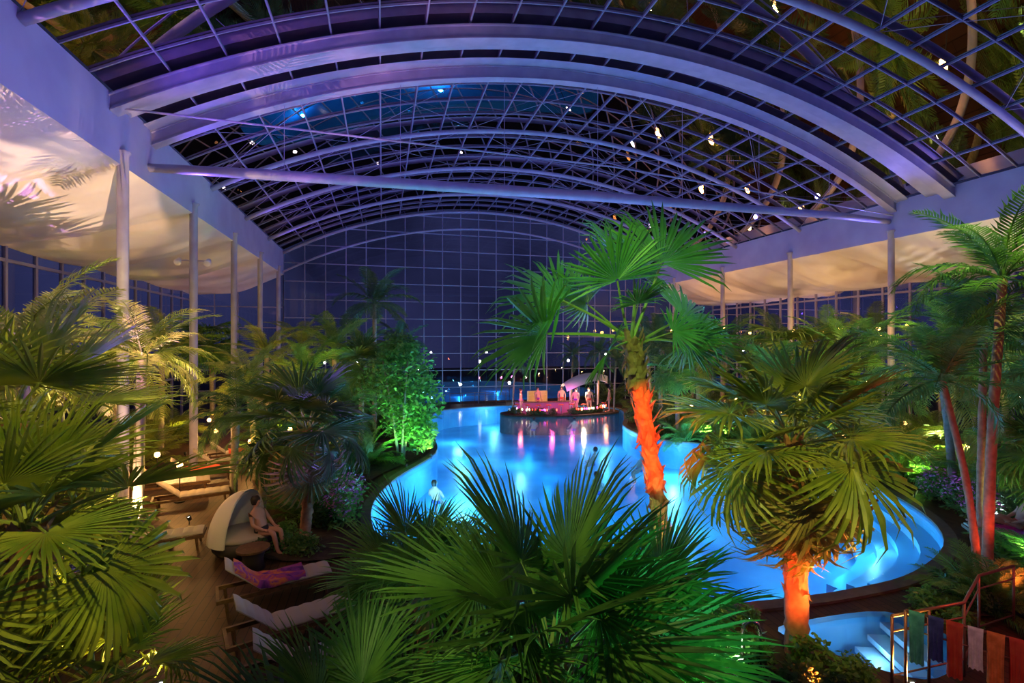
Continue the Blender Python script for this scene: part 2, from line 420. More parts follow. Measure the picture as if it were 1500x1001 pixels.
def feather(seed,L=2.2,n=34,curl=1.2,lf=.5,droop=.35):
    r=random.Random(seed); mb=MB(); pts=[]; p=Vector((0,0,0)); a=0
    N=14
    for i in range(N+1):
        pts.append(p.copy()); a=-curl*(i/N)**1.3
        p=p+Vector((math.cos(a),0,math.sin(a)))*(L/N)
    mb.tube(pts,[.022*(1-.8*i/N)+.003 for i in range(N+1)],4)
    for i in range(n):
        t=.12+.87*i/(n-1); fi=t*N; k=min(N-1,int(fi)); f_=fi-k
        c=pts[k].lerp(pts[k+1],f_); d=(pts[k+1]-pts[k]).normalized()
        up=Vector((0,1,0)).cross(d)*-1
        if up.z<0: up=-up
        Ll=lf*(math.sin(math.pi*min(1,.12+t*.86))**.6)*r.uniform(.85,1.1)
        for sd in(-1,1):
            side=Vector((0,sd,0)); dirv=(side*.85+d*.6+up*.18*r.uniform(.2,1.6)).normalized()
            w=.026*(L/2.2)
            nrm=d*w
            o=len(mb.v)
            m1=c+dirv*Ll*.5; tip=c+dirv*Ll*.95+Vector((0,0,-droop*Ll*r.uniform(.5,1.5)))
            m1=m1+Vector((0,0,-droop*Ll*.12))
            mb.v+=[c-nrm*.5,c+nrm*.5,m1-nrm,m1+nrm,tip]
            mb.f.append([o,o+1,o+3,o+2]); mb.f.append([o+2,o+3,o+4])
    return mb
def frame(dirv,roll=0,sc=1,loc=(0,0,0)):
    d=Vector(dirv).normalized(); up=Vector((0,0,1))
    if abs(d.z)>.98: up=Vector((1,.2,0))
    yv=up.cross(d).normalized(); zv=d.cross(yv)
    m=Matrix((d,yv,zv)).transposed()@Matrix.Rotation(roll,3,'X')
    return Matrix.Translation(loc)@(m*sc).to_4x4()
FV=[fan(i,38,1.1,.8,250,.14,.25,.95,.52) for i in range(3)]+[fan(10+i,36,1.0,.8,235,.35,.75) for i in range(3)]+[fan(20+i,40,1.15,.72,255,.06,.2,.82,.46) for i in range(3)]+[fan(30+i,30,.98,.95,205,.16,.3,.9,.5) for i in range(3)]
FE=[feather(i,2.2,34,c,.5,d) for i,(c,d) in enumerate([(1.0,.3),(1.4,.5),(.7,.2),(1.8,.6)])]
cache={}
def fmesh(kind,i,matn):
    k=(kind,i,matn)
    if k not in cache:
        if kind=='fan': cache[k]=FV[i][0].mesh('fan_frond',M[matn])
        elif kind=='stalk': cache[k]=FV[i][1].mesh('leaf_stalk',M[matn])
        else: cache[k]=FE[i].mesh('feather_frond',M[matn])
    return cache[k]
def trunk_mesh(path,r0,r1,matn,boots=0,seed=0,rough=.06):
    r=random.Random(seed); n=40; P=[Vector(p) for p in path]; pts=[];rad=[]
    for i in range(n+1):
        t=i/n*(len(P)-1); k=min(len(P)-2,int(t)); q=t-k
        p0=P[max(0,k-1)];p1=P[k];p2=P[k+1];p3=P[min(len(P)-1,k+2)]
        pts.append(.5*((2*p1)+(-p0+p2)*q+(2*p0-5*p1+4*p2-p3)*q*q+(-p0+3*p1-3*p2+p3)*q**3))
        rad.append((r0+(r1-r0)*i/n)*(1+r.uniform(-rough,rough)+(.05 if i%2 else -.03)))
    mb=MB().tube(pts,rad,12)
    bt=None
    if boots:
        bt=MB()
        for i in range(boots):
            t=.3+.7*i/boots; k=min(n-1,int(t*n)); p=pts[k].lerp(pts[k+1],t*n-k); A=i*2.399
            rr=(r0+(r1-r0)*t)
            d=Vector((math.cos(A),math.sin(A),0)); s=Vector((-math.sin(A),math.cos(A),0))
            l=r.uniform(.1,.24)*(1+t*.5); w=r.uniform(.05,.08); o=len(bt.v)
            a=p+d*rr*.8; out=r.uniform(.03,.12)*(t+.2); sg=-1 if r.random()<.35 else 1
            b=a+d*out+Vector((0,0,l*.6*sg))+s*r.uniform(-.03,.03); c=b+d*out*.8*r.uniform(0,1.4)+Vector((0,0,l*.5*sg*r.uniform(-.3,1)))
            bt.v+=[a-s*w,a+s*w,a+d*.04,b-s*w*.7,b+s*w*.7,b+d*.02,c]
            bt.f+=[[o,o+3,o+5,o+2],[o+2,o+5,o+4,o+1],[o,o+1,o+4,o+3],[o+3,o+6,o+5],[o+5,o+6,o+4],[o+3,o+4,o+6]]
    return mb,bt
def fan_palm(base,top,dirs,label,lm='leaf',r0=.2,r1=.17,boots=0,seed=0,bark='bark',sc=1.0,vr=(0,1,2)):
    base=Vector(base); e=ob('fan_palm',None,loc=base,label=label,cat='palm tree')
    topv=Vector(top)-base; mid=topv*.5+Vector((.06,.04,0))
    tm,bt=trunk_mesh([(0,0,0),mid,topv],r0,r1,bark,boots,seed)
    ob('trunk',tm.mesh('trunk',M[bark],True),e)
    if bt: ob('leaf_bases',bt.mesh('leaf_bases',M[bark]),e,label='ragged brown leaf bases')
    r=random.Random(seed+5)
    for i,dd in enumerate(dirs):
        d=Vector(dd[:3]); s=(dd[3] if len(dd)>3 else 1)*sc
        v=r.choice(vr); 
        if d.normalized().z<.05 and vr[0]!=9: v=r.choice([3,4,5])
        mw=frame(d,r.uniform(-.5,.5) if len(dd)<5 else dd[4],s,topv+Vector((0,0,r.uniform(-.15,.1)))+d.normalized()*r1*.5)
        lmm=lm if not (d.normalized().z<-.55 and r.random()<.6) else 'dead'
        fr=ob('fan_frond',fmesh('fan',v,lmm),e,mw=mw)
        ob('leaf_stalk',fmesh('stalk',v,'pet'),fr)
    return e
def ring_dirs(n,seed,lo=-40,hi=80,s=(.85,1.15)):
    r=random.Random(seed); out=[]
    for i in range(n):
        el=math.radians(hi-(hi-lo)*((i+.5)/n)**.9); az=i*2.399+r.uniform(-.3,.3)
        out.append((math.cos(el)*math.cos(az),math.cos(el)*math.sin(az),math.sin(el),r.uniform(*s)))
    return out
fan_palm((4.75,7.2,0),(4.13,7.6,5.0),[(-1,.1,.05,1.3,.8),(-.95,.25,.55,1.2,-.9),(-.28,-.1,1,1.05,1.1),(.42,.0,1,1.3,1.2),(.25,.4,1,1.3,.9),(.95,.2,.42,1.15,.9),(1,0,-.05,.95,-.6),(-.1,-.5,.9,.6),(.6,-.5,.3,.6,1.0),(-.7,-.5,-.2,.7,.9),(-.6,.6,.8,.95,.8)],
 'tall fan palm with ragged orange-lit trunk beside the pool','leafg',.115,.14,200,1,sc=1.15,vr=(9,10,11))
fan_palm((6.35,6.35,0),(6.3,6.4,3.4),ring_dirs(30,3,-84,80,(.85,1.15)),'stout fan palm with drooping olive leaves and orange trunk','leafy',.18,.14,140,3,sc=1.1,vr=(0,1,9,6))
fan_palm((1.7,4.75,0),(1.7,4.85,1.7),ring_dirs(19,5,-8,80,(.85,1.12)),'low fan palm with large green-lit leaves','leaf',.16,.14,60,8,sc=1.15,vr=(6,7,8))
fan_palm((-.3,4.9,0),(-.4,5.1,.9),ring_dirs(12,15,0,75,(.8,1.0)),'low dark fan palm beside the loungers','leaf',.12,.12,0,9,sc=1.0,vr=(6,7,8))
fan_palm((3.1,5.6,0),(3.2,5.5,1.3),ring_dirs(12,25,-5,80,(.8,1.0)),'low fan palm lit bright green','leafg',.12,.12,0,19,sc=1.0,vr=(6,7,8))
fan_palm((.6,7.3,0),(.5,7.4,1.4),ring_dirs(13,26,-5,80,(.8,1.0)),'low fan palm growing near the pool edge','leaf',.12,.12,0,29,sc=.95,vr=(6,7,8))
fan_palm((-4.9,8.2,0),(-4.75,8.0,3.9),ring_dirs(19,6,-55,80),'yellow-lit fan palm beside the deck','leafy',.17,.14,60,11,sc=1.05,vr=(6,7,8))
fan_palm((-3.9,6.6,0),(-3.85,6.7,2.9),ring_dirs(19,7,-50,80),'large yellow-green fan palm with spiky leaves','leafy',.17,.15,60,12,sc=1.05,vr=(6,7,8))
fan_palm((-3.3,6.9,0),(-3.25,6.8,1.0),ring_dirs(13,8,-10,80,(.7,.9)),'young fan palm near the deck','leafy',.12,.12,0,13,sc=.95,vr=(6,7))
fan_palm((-1.9,13.3,0),(-1.84,13.3,2.75),ring_dirs(24,9,-60,75),'dark fan palm beside the wicker chair','leafd',.14,.12,40,14,sc=1.1)

def crown(seed,n,lo,hi,scale,kind='feather',spread0=.0):
    r=random.Random(seed); mb=MB()
    for i in range(n):
        el=math.radians(hi-(hi-lo)*((i+.5)/n)); az=i*2.399+r.uniform(-.3,.3)
        d=Vector((math.cos(el)*math.cos(az),math.cos(el)*math.sin(az),math.sin(el)))
        src=r.choice(FE) if kind=='feather' else (r.choice(FV[:6])[0])
        mb.add(src,frame(d,r.uniform(-.3,.3),scale*r.uniform(.8,1.15),(math.cos(az)*spread0,math.sin(az)*spread0,0)))
        if kind!='feather': mb.add(FV[0][1],frame(d,0,scale,(0,0,0)))
    return mb
src={('feather',s):crown(40+s,18,-25,80,1.0) for s in range(3)}
src.update({('fan',s):crown(50+s,20,-50,80,1.0,'fan') for s in range(2)})
src.update({('clump',s):crown(60+s,22,25,86,1.15,'feather',.25) for s in range(3)})
def cmesh(kind,s,mt):
    k=('c',kind,s,mt)
    if k not in cache: cache[k]=src[kind,s].mesh('crown',M[mt])
    return cache[k]
def palm(x,y,h,kind='feather',mt='leaf',sc=1.0,lean=(0,0),rt=.1,bark='barkl',label=None):
    s=rnd.randrange(2 if kind=='fan' else 3)
    nm={'feather':'feather_palm','fan':'fan_palm','clump':'areca_palm'}[kind]
    lb=label or {'feather':'slender feather palm with arching fronds among the planting','fan':'fan palm with rounded leaves among the planting','clump':'bushy areca palm clump in the planting bed'}[kind]
    e=ob(nm,None,loc=(x,y,0),label=lb,cat='palm tree')
    if kind!='clump':
        tm,_=trunk_mesh([(0,0,0),(lean[0]*.35,lean[1]*.35,h*.5),(lean[0],lean[1],h)],rt*1.2,rt,bark,0,int(x*10))
        ob('trunk',tm.mesh('trunk',M[bark],True),e)
    mw=Matrix.Translation((lean[0],lean[1],h if kind!='clump' else 0))@Matrix.Rotation(rnd.uniform(0,6),4,'Z')@Matrix.Scale(sc,4)
    ob('fronds',cmesh(kind,s,mt),e,mw=mw)
    return e
palm(-.4,27,7.0,'feather','leafd',1.15,label='tall dark feather palm rising against the glass wall')
palm(12.1,7.3,6.3,'feather','leaf',1.0,(.3,-.1),.08,'bark','tall feather palm with leaning red-lit trunk')
palm(11.6,7.1,4.2,'feather','leaf',.95,(-.3,.5),.06,'bark','feather palm with leaning red-lit trunk')
palm(12.9,7.9,5.2,'feather','leaf',1.0,(.6,.3),.07,'bark','feather palm with leaning red-lit trunk')
L_=[(-6.1,10.9,4.7,'feather','leafy',1.1),(-8.5,12.5,4.6,'feather','leafy',1.1),(-5.9,14.2,4.6,'feather','leafy',1.0),(-9.5,16.5,4.5,'fan','leafy',1.2),(-8.9,20,4.2,'feather','leafy',1.1),(-4.4,19.5,3.4,'feather','leafy',.9),(-3.2,22.5,3.6,'feather','leaf',1.0),(-5.0,24.3,4.4,'feather','leafy',1.0),(-9.5,25,4.5,'feather','leafy',1.1),(-2.2,25.5,4.6,'feather','leaf',1.1),(-4.2,29.5,4.8,'feather','leafy',1.1),(-9,30.2,4.8,'fan','leaf',1.2),(-1,31,4.6,'feather','leaf',1.1),(1.2,33,4.6,'feather','leafd',1.1),(-10.8,10,5.0,'feather','leafy',1.1),
(-1.4,18.5,2.6,'feather','leaf',.8),(-.9,22.8,3.8,'fan','leaf',.9),(-3.4,15.6,2.2,'feather','leaf',.75),(-4.6,17.4,2.8,'feather','leafd',.8),
(18.5,16,4.1,'feather','leaf',1.2),(17.6,11.5,3.6,'feather','leafy',1.2),(20.5,13.5,4.6,'feather','leafg',1.2),(15.8,7.2,4.6,'feather','leafy',1.2),(19.5,9.5,5.2,'feather','leafg',1.2),(18.8,20,4.3,'fan','leafy',1.4),(21.3,19.6,4.8,'feather','leaf',1.2),(16.5,23,4.0,'feather','leafy',1.1),(19.5,25,4.6,'feather','leafd',1.3),(15.8,25.6,4.6,'feather','leafd',1.1),(17.2,29,4.8,'feather','leafd',1.2),(21,30,4.8,'fan','leafd',1.4),(26,15,4.6,'feather','leaf',1.2),(26.2,21,5,'feather','leafd',1.3),(26.2,28,5,'feather','leafd',1.3),(18.5,34,4.8,'feather','leafd',1.2),(21.3,34,5,'feather','leafd',1.2),(24.5,9.6,4.8,'feather','leaf',1.2),(14.6,22.0,3.4,'fan','leafg',.9),(17.5,18.6,3.4,'feather','leafg',1.0),(17.3,14.6,2.4,'fan','leaf',1.0),(13.9,7.6,2.4,'fan','leaf',.75)]
for x,y,h,k,mt,sc in L_: palm(x,y,h,k,mt,sc,(rnd.uniform(-.3,.3),rnd.uniform(-.3,.3)))
C_=[(-6.9,12.8,'leafy',.8),(-9.6,14.2,'leafy',1),(-10.5,19,'leafy',1),(-9.6,22.5,'leafy',1),(-5.6,28,'leafy',.8),(-3.8,26.8,'leaf',1),(-1.6,29,'leaf',1),(.6,29.5,'leafd',1),(-5,34,'leaf',.9),(-1,35,'leafd',1),(2,36.8,'leafd',.8),(-10.5,28,'leafy',1),(-.6,20.6,'leaf',.75),(-2.7,17.3,'leaf',.7),(-2.2,15.0,'leaf',.55),(-5.4,9.9,'leafy',.7),(-4.2,21.5,'leaf',.7),
(17.8,13.3,'leafg',.9),(18.2,17.8,'leaf',.95),(20,16,'leafy',1.1),(17.5,20.8,'leaf',.9),(16.2,21.8,'leafg',.8),(15.3,23.6,'leafd',.9),(17.5,25,'leafd',1),(20,22,'leafy',1.1),(21.2,15.6,'leaf',.8),(20.6,25.4,'leafd',.9),(17,27,'leafd',1),(18.5,31,'leafd',1.1),(20,28,'leafd',1.1),(26,26,'leafd',1),(18.9,11.3,'leafg',.9),(21.0,10.8,'leafy',.9),(16.6,9.2,'leafg',.6),(26,18,'leaf',1.0),(13.6,6.6,'leafg',.7),(26,33,'leafd',1.0),(17.8,36,'leafd',1),(14.6,21.4,'leafg',.6),(10.9,6.6,'leaf',.5),(16.9,19.4,'leaf',.7),(17.3,16.2,'leafy',.6)]
for x,y,mt,sc in C_: palm(x,y,0,'clump',mt,sc)
for x,y,h in((9.0,33.8,3.6),(15.2,33.0,4.2),(13.6,34.2,4.0),(15.9,31.8,3.6)): palm(x,y,h,'feather','leafd',.75,(.2,.1),.06,label='small dark palm beside the pool bar')

def leafball(seed,ell,n,size):
    r=random.Random(seed); mb=MB()
    for i in range(n):
        c,rad=r.choice(ell)
        while True:
            p=Vector([r.uniform(-1,1) for _ in range(3)])
            if .35<p.length<1: break
        p=Vector((c[0]+p.x*rad[0],c[1]+p.y*rad[1],c[2]+p.z*rad[2]))
        d=Vector([r.gauss(0,1),r.gauss(0,1),r.gauss(-.2,.6)]).normalized(); s=d.orthogonal().normalized()
        q=Matrix.Rotation(r.uniform(0,6),3,d); s=q@s; l=size*r.uniform(.7,1.3); o=len(mb.v)
        mb.v+=[p,p+d*l*.5+s*l*.22,p+d*l,p+d*l*.5-s*l*.22]; mb.f.append([o,o+1,o+2,o+3])
    return mb
tree=ob('leafy_tree',None,loc=(.75,21.2,0),label='dense bushy broadleaf tree glowing green at the pool edge',cat='tree')
ob('foliage',leafball(1,[((0,0,2.2),(1.0,1,1.3)),((.2,0,3.8),(1.3,1.2,1.3)),((-.5,.2,3.2),(1.2,1,1.4)),((.9,0,2.6),(.9,.8,1.2)),((0,0,4.7),(.8,.8,.7)),((.7,0,1.2),(.8,.7,.9))],5600,.22).mesh('foliage',M['leafg']),tree)
mb=MB()
for a in range(5): mb.tube([(0.1*math.cos(a*1.25),.1*math.sin(a*1.25),0),(.4*math.cos(a*1.25),.4*math.sin(a*1.25),2),(.9*math.cos(a*1.25),.8*math.sin(a*1.25),4.2)],[.06,.05,.02],7)
ob('stems',mb.mesh('stems',M['barkl'],True),tree)
SH=[leafball(30+i,[((0,0,.3),(.55,.55,.35)),((.2,.1,.45),(.35,.35,.3))],420,.17) for i in range(3)]
shm={}
def shrub(x,y,s,mt,nm='low_shrub',lb='low leafy ground-cover shrub in the planting bed'):
    i=rnd.randrange(3)
    if (i,mt) not in shm: shm[i,mt]=SH[i].mesh(nm,M[mt])
    o=ob(nm,shm[i,mt],loc=(x,y,0),rotz=rnd.uniform(0,6),label=lb,cat='shrub',group='ground-cover shrubs'); o.scale=(s,s,s)
def bed(pts,label='dark soil planting bed',dens=1.1):
    lp=smoothloop(pts,4); me=fill('planting_bed',[lp],.06,M['soil'])
    ob('planting_bed',me,label=label,cat='planting bed',group='planting beds')
    xs_=[p[0] for p in pts]; ys_=[p[1] for p in pts]
    def inside(x,y):
        c=False;n=len(lp)
        for i in range(n):
            a=lp[i];b=lp[i-1]
            if (a[1]>y)!=(b[1]>y) and x<(b[0]-a[0])*(y-a[1])/(b[1]-a[1])+a[0]: c=not c
        return c
    A=(max(xs_)-min(xs_))*(max(ys_)-min(ys_)); k=int(A*dens)
    for i in range(k):
        x=rnd.uniform(min(xs_),max(xs_)); y=rnd.uniform(min(ys_),max(ys_))
        if inside(x,y): shrub(x,y,rnd.uniform(.45,.95),rnd.choice(['leaf','leafg','leafd']))
bed([(3.6,5.2),(6.4,5.4),(6.4,6.7),(5.2,7.4),(3.9,7.7),(2.9,6.8)],dens=2.2)
bed([(9.7,6.9),(10.6,6.3),(13.4,6.0),(14.5,7.8),(13.6,8.3),(11.6,7.5)],dens=2.6)
bed([(-1.2,17),(0,19),(1.9,22.3),(2.1,26),(2.2,30.8),(-1.5,31),(-3.5,24),(-3.2,18)])
bed([(-2.9,12.6),(-1.3,11.8),(-.7,12.6),(-.8,15.2),(-2.6,15)],dens=1.8)
bed([(-.2,6.2),(1.6,6.0),(2.6,7.6),(1.5,9.4),(.6,10.6),(-.2,10.4),(-.3,8)],dens=1.6)
bed([(17.2,10),(20,10.5),(20.5,19),(17.6,20),(17.4,14)])
bed([(14.2,22.6),(16,20.8),(19,21),(20,30),(16.6,31),(14.6,26.5)])
bed([(-10.5,9),(-5.4,9.6),(-5.1,14.5),(-7.6,15.4),(-10.6,14.6)])
for x,y,s in((6.5,5.5,.6),(6.8,5.75,.5),(9.7,6.75,.6),(9.75,6.2,.5),(6.2,7.35,.45)): shrub(x,y,s,'leaf')
for x,y in((-1.05,13.9),(-1.25,14.6),(16.2,10.4),(16.6,11.3),(-.95,15.5),(15.7,9.6)):
    e=ob('flowering_shrub',None,loc=(x,y,0),label='flowering shrub covered in pink blossoms beside the pool',cat='shrub',group='pink flowering shrubs')
    ob('foliage',leafball(int(x*9+99),[((0,0,.5),(.5,.5,.5))],300,.16).mesh('foliage',M['leaf']),e)
    ob('blossoms',leafball(int(x*7+199),[((0,0,.7),(.5,.5,.45))],170,.11).mesh('blossoms',M['pink']),e)

# ------------------------------------------------------------ furniture
def lounger():
    e=ob('sun_lounger',None,label='dark wooden sun lounger with pale quilted cushion',cat='sun lounger',group='sun loungers')
    fr=MB()
    for y in(-.31,.31): fr.box((0,y,.32),(2.0,.05,.07))
    for x in(-.98,.98): fr.box((x,0,.32),(.05,.62,.07))
    for i in range(9): fr.box((-.1+i*.12,0,.35),(.08,.6,.02))
    ob('frame',fr.mesh('frame',M['wood']),e)
    lg=MB().tube([(0,0,.3),(.03,0,0)],[.035,.025],8).mesh('leg',M['wood'])
    for x in(-.85,.85):
        for y in(-.3,.3): ob('leg',lg,e,loc=(x,y,0))
    def q(u,v,n):
        return .075*(1-(abs(2*v-1)**6)*.7)*(.72+.28*abs(math.sin(math.pi*u*n)))
    m=MB(); m.grid(lambda u,v:(-.3+u*1.28,(v-.5)*.58,.37+q(u,v,6)),48,10); m.grid(lambda u,v:(-.3+u*1.28,(v-.5)*.58,.37),4,2)
    for yv in(0,1): m.grid(lambda u,v,yv=yv:(-.3+u*1.28,(yv-.5)*.58,.37+v*q(u,yv,6)),48,1)
    for xv in(0,1): m.grid(lambda u,v,xv=xv:(-.3+xv*1.28,(u-.5)*.58,.37+v*q(xv,u,6)),10,1)
    ob('seat_cushion',m.mesh('seat_cushion',M['cush'],True),e)
    m=MB(); a=.72; ca,sa=math.cos(a),math.sin(a)
    def B(u,v,h): return(-.3-u*.75*ca,(v-.5)*.58,.38+u*.75*sa+h)
    m.grid(lambda u,v:B(u,v,q(u,v,4)),32,10); m.grid(lambda u,v:B(u,v,0),4,2)
    for yv in(0,1): m.grid(lambda u,v,yv=yv:B(u,yv,v*q(u,yv,4)),32,1)
    for xv in(0,1): m.grid(lambda u,v,xv=xv:B(xv,u,v*q(xv,u,4)),10,1)
    ob('backrest',m.mesh('backrest',M['cush'],True),e)
    return e
LG=lounger()
lpos=[(-2.0,10.4,.3),(-1.45,8.9,.35),(-6.0,12.0,-.4),(-6.6,18.4,.3),(-6.3,19.8,.3),(-6.1,21.3,.3),(-6.0,22.8,.3),(-.9,7.7,.25),(14.9,8.3,2.5),(15.6,7.3,2.6),(-5.6,16.9,.3),(16.9,17.2,2.8),(-5.2,13.4,.2)]
LG.location=(*lpos[0][:2],0); LG.rotation_euler=(0,0,lpos[0][2])
for x,y,r in lpos[1:]: copy_tree(LG,(x,y,0),r)
def towel_on(i,mt,label,u0=-.75,u1=.6,wd=.62):
    x,y,r=lpos[i]; m=MB(); rr=random.Random(i)
    ph=rr.uniform(0,6); a=.72
    def fn(u,v):
        s=u0+(u1-u0)*u
        w=.012*math.sin(s*14+ph)+.012*math.sin(v*17+s*9)
        yy=(v-.5)*wd+.03*math.sin(s*5+ph)
        edge=-.08 if v in(0,1) else 0
        if s<-.3:
            d=-.3-s; return(-.3-d*math.cos(a),yy,.475+d*math.sin(a)+w+edge)
        return(s,yy,.475+w+edge)
    m.grid(fn,26,12)
    ob('towel',m.mesh('towel',M[mt],True),loc=(x,y,0),rotz=r,label=label,cat='towel')
towel_on(0,'pattern','purple and orange patterned beach towel spread on the lounger',-.85,.5)
towel_on(2,'navy','blue towel spread on a sun lounger')
towel_on(3,'whitet','white towel spread on a sun lounger')
towel_on(4,'red','red towel spread on a sun lounger',-.5,.6)
towel_on(6,'red','red towel spread on a sun lounger',-.2,.7)
towel_on(8,'magenta','magenta towel under a resting person')
cc=ob('cocoon_chair',None,loc=(-3.2,13.0,0),rotz=-.35,label='round wicker cocoon chair with white half-dome shell',cat='chair')
cc.scale=(.9,.9,.9)
ob('base',MB().lathe([(0,0),(.62,0),(.75,.15),(.75,.38),(.0,.38)],28).mesh('base',M['wick'],True),cc)
ob('seat_cushion',MB().lathe([(0,.38),(.68,.38),(.72,.45),(.66,.52),(0,.54)],28).mesh('seat_cushion',M['cush'],True),cc)
m=MB()
def shell(rr):
    def fn(u,v):
        th=math.radians(88)+math.radians(184)*u; ph=math.radians(90)*v
        return(rr*math.cos(ph)**.9*math.cos(th)+.08*math.sin(ph),rr*math.cos(ph)**.9*math.sin(th),.34+rr*1.45*math.sin(ph))
    return fn
m.grid(shell(.86),28,18); m.grid(shell(.82),28,18)
ob('shell',m.mesh('shell',M['shell'],True),cc,label='white woven half-dome canopy')
tb=ob('side_table',None,loc=(-2.75,11.9,0),label='low round dark wicker side table',cat='table')
ob('base',MB().lathe([(0,0),(.24,0),(.2,.2),(.26,.42)],20).mesh('base',M['wick'],True),tb)
ob('table_top',MB().lathe([(0,.42),(.34,.42),(.34,.46),(0,.46)],24).mesh('table_top',M['wood']),tb)
LB=MB().lathe([(0,0),(.14,0),(.14,.03),(0,.03)],16).mesh('base',M['black'])
def lamp(x,y,h=1.15,col=(1,.48,.12),W=100):
    e=ob('table_lamp' if h<2 else 'added_mast_lamp',None,loc=(x,y,0),label='glowing amber globe lamp on a slim stand' if h<2 else 'added amber globe lamp on a tall thin mast, put there for roof reflections',cat='lamp',group='globe lamps' if h<2 else 'added mast lamps')
    ob('base',LB,e)
    ob('pole',MB().tube([(0,0,.03),(0,0,h-.08)],.015,8).mesh('pole',M['black']),e)
    ob('lamp_shade',MB().lathe([(.0,h-.1),(.07,h-.07),(.09,h),(.07,h+.07),(0,h+.09)],16).mesh('lamp_shade',M['glow'],True),e)
    l=bpy.data.lights.new('lamp','POINT'); l.energy=W; l.color=col; l.shadow_soft_size=.08 if h<2 else .14
    lo=bpy.data.objects.new('lamp_bulb',l); lo.location=(x,y,h+.25); COL.objects.link(lo)
for x,y in((-6.1,17.4),(-7.4,19.2),(-6.9,23.6),(-4.9,20.8),(-8.2,27),(-5.6,28.5),(-3,33),(-7.8,13.9),(-3.9,23.2)): lamp(x,y)
for x,y in((19.6,12.4),(17.8,18.9),(20.4,21.5),(21.8,26.5),(23,17),(16.3,27.8),(19.2,32.6),(25.2,25),(17.4,15.2),(16.9,24.2)): lamp(x,y,1.3)
for x,y,h in((22.3,22.5,5.6),(21.6,27.5,5.9),(20.8,32.2,5.8),(23.0,31.8,5.9),(19.6,36.4,5.6),(22.4,36.6,5.6),(24.6,28.6,5.6),(17.8,32.4,5.2),(22.2,17.6,5.6),(24.8,21.8,5.7),(24.6,33.6,5.7)): lamp(x,y,h,(1,.42,.07),75)  # tall lamps added so the roof glass picks up amber reflections
for i,(x,y,h) in enumerate([(-2,44,3.2),(0,50,3.4),(3,43,2.6),(6,63,3.5),(9,46,3.0),(13,62,3.5),(18,46,3),(21,44,3.2),(24,50,3.5),(11,42.5,1.2),(6.5,42,1.2),(-5,47,3)]):  # added glowing posts imitating hall lights mirrored in the end glazing
    e=ob('reflection_stand_in',None,loc=(x,y,-2),label='small white glowing stand-in outside for a hall light mirrored in the glass',cat='lamp',group='reflected light stand-ins')
    ob('pole',MB().tube([(0,0,0),(0,0,h+2)],.03,8).mesh('pole',M['black']),e)
    ob('lamp_shade',MB().lathe([(0,h+1.95),(.09,h+2),(.12,h+2.1),(.08,h+2.2),(0,h+2.23)],12).mesh('lamp_shade',M['gloww'],True),e)

ob('pool_handrail',MB().tube([(5.2,6.2,0),(5.2,6.2,.65),(5.23,6.19,.77),(5.33,6.17,.83),(5.43,6.15,.77),(5.46,6.14,.65),(5.46,6.14,0)],.03,10).mesh('pool_handrail',M['chrome'],True),label='polished inverted-U steel handrail in the planting',cat='handrail')
def railing(pts,label,hh=1.15):
    e=ob('railing',None,loc=(*pts[0],0),label=label,cat='railing'); o=Vector((*pts[0],0))
    P=[Vector((*p,0))-o for p in pts]
    pm=MB().tube([(0,0,0),(0,0,hh)],.02,8).mesh('post',M['rail'],True)
    for a,b in zip(P[:-1],P[1:]):
        k=max(1,round((b-a).length/.9))
        for i in range(k): ob('post',pm,e,loc=a+(b-a)*i/k)
    ob('post',pm,e,loc=P[-1])
    for z in(hh,hh*.8,.25): ob('rail',MB().tube([p+Vector((0,0,z)) for p in P],.022 if z==hh else .013,8).mesh('rail',M['rail'],True),e)
a=Vector((7.05,5.2)); b=Vector((7.75,4.25))
railing([a,b,(8.9,4.8),(10.2,5.4)],'metal railing hung with towels, red lit',1.25)
railing([(7.0,5.35),(8.4,5.35),(9.6,5.9),(10.6,6.0)],'metal railing beside the stair basin, red lit',1.1)
for t,mt,w_,dp in((.1,'teal',.17,.72),(.27,'navy',.16,.6),(.43,'red',.17,.75),(.6,'whitet',.15,.55),(.76,'orange',.17,.7),(.92,'red',.14,.62)):
    d=(b-a).normalized(); c0=a+(b-a)*t; nrm=Vector((-d.y,d.x)); m=MB()
    def fn(u,v):
        ph=u*2-1; s=(v-.5)*w_*(1-.25*abs(ph)+.2*abs(ph)**3)
        z=1.29-abs(ph)*dp; off=.035*(1 if ph>0 else -1)+.025*math.sin(v*18+t*20)*abs(ph)
        return(d.x*s+nrm.x*off,d.y*s+nrm.y*off,z if abs(ph)>.05 else 1.29)
    m.grid(fn,20,14)
    ob('towel',m.mesh('towel',M[mt],True),loc=(c0.x,c0.y,0),label=mt.replace('whitet','white')+' towel hanging over the railing',cat='towel')

# pool bar island
isl=smoothloop([(8.0,33.4),(8.6,31.9),(11.5,31.0),(14,30.9),(16.0,31.5),(16.4,33),(14,34.8),(10.5,34.8)],5)
m=MB(); wallring(m,isl,-1.3,.02); e=ob('bar_island',fill('island_top',[isl],.02,M['soil']),label='rounded bar island in the far end of the pool',cat='island')
ob('island_wall',m.mesh('island_wall',M['soil']),e)
IZ=.02
bar=ob('pool_bar',None,loc=(11.3,33.2,IZ),label='low curved pool bar with magenta glowing front',cat='bar')
def arc(r,a0,a1,n=20): return [(r*math.cos(math.radians(a0+(a1-a0)*i/n)),r*.45*math.sin(math.radians(a0+(a1-a0)*i/n))) for i in range(n+1)]
A=arc(2.3,180,360)
m=MB(); 
for i in range(20):
    p,q=A[i],A[i+1]; o=len(m.v); m.v+=[Vector((p[0],p[1],0)),Vector((q[0],q[1],0)),Vector((q[0],q[1],.75)),Vector((p[0],p[1],.75))]; m.f.append([o,o+1,o+2,o+3])
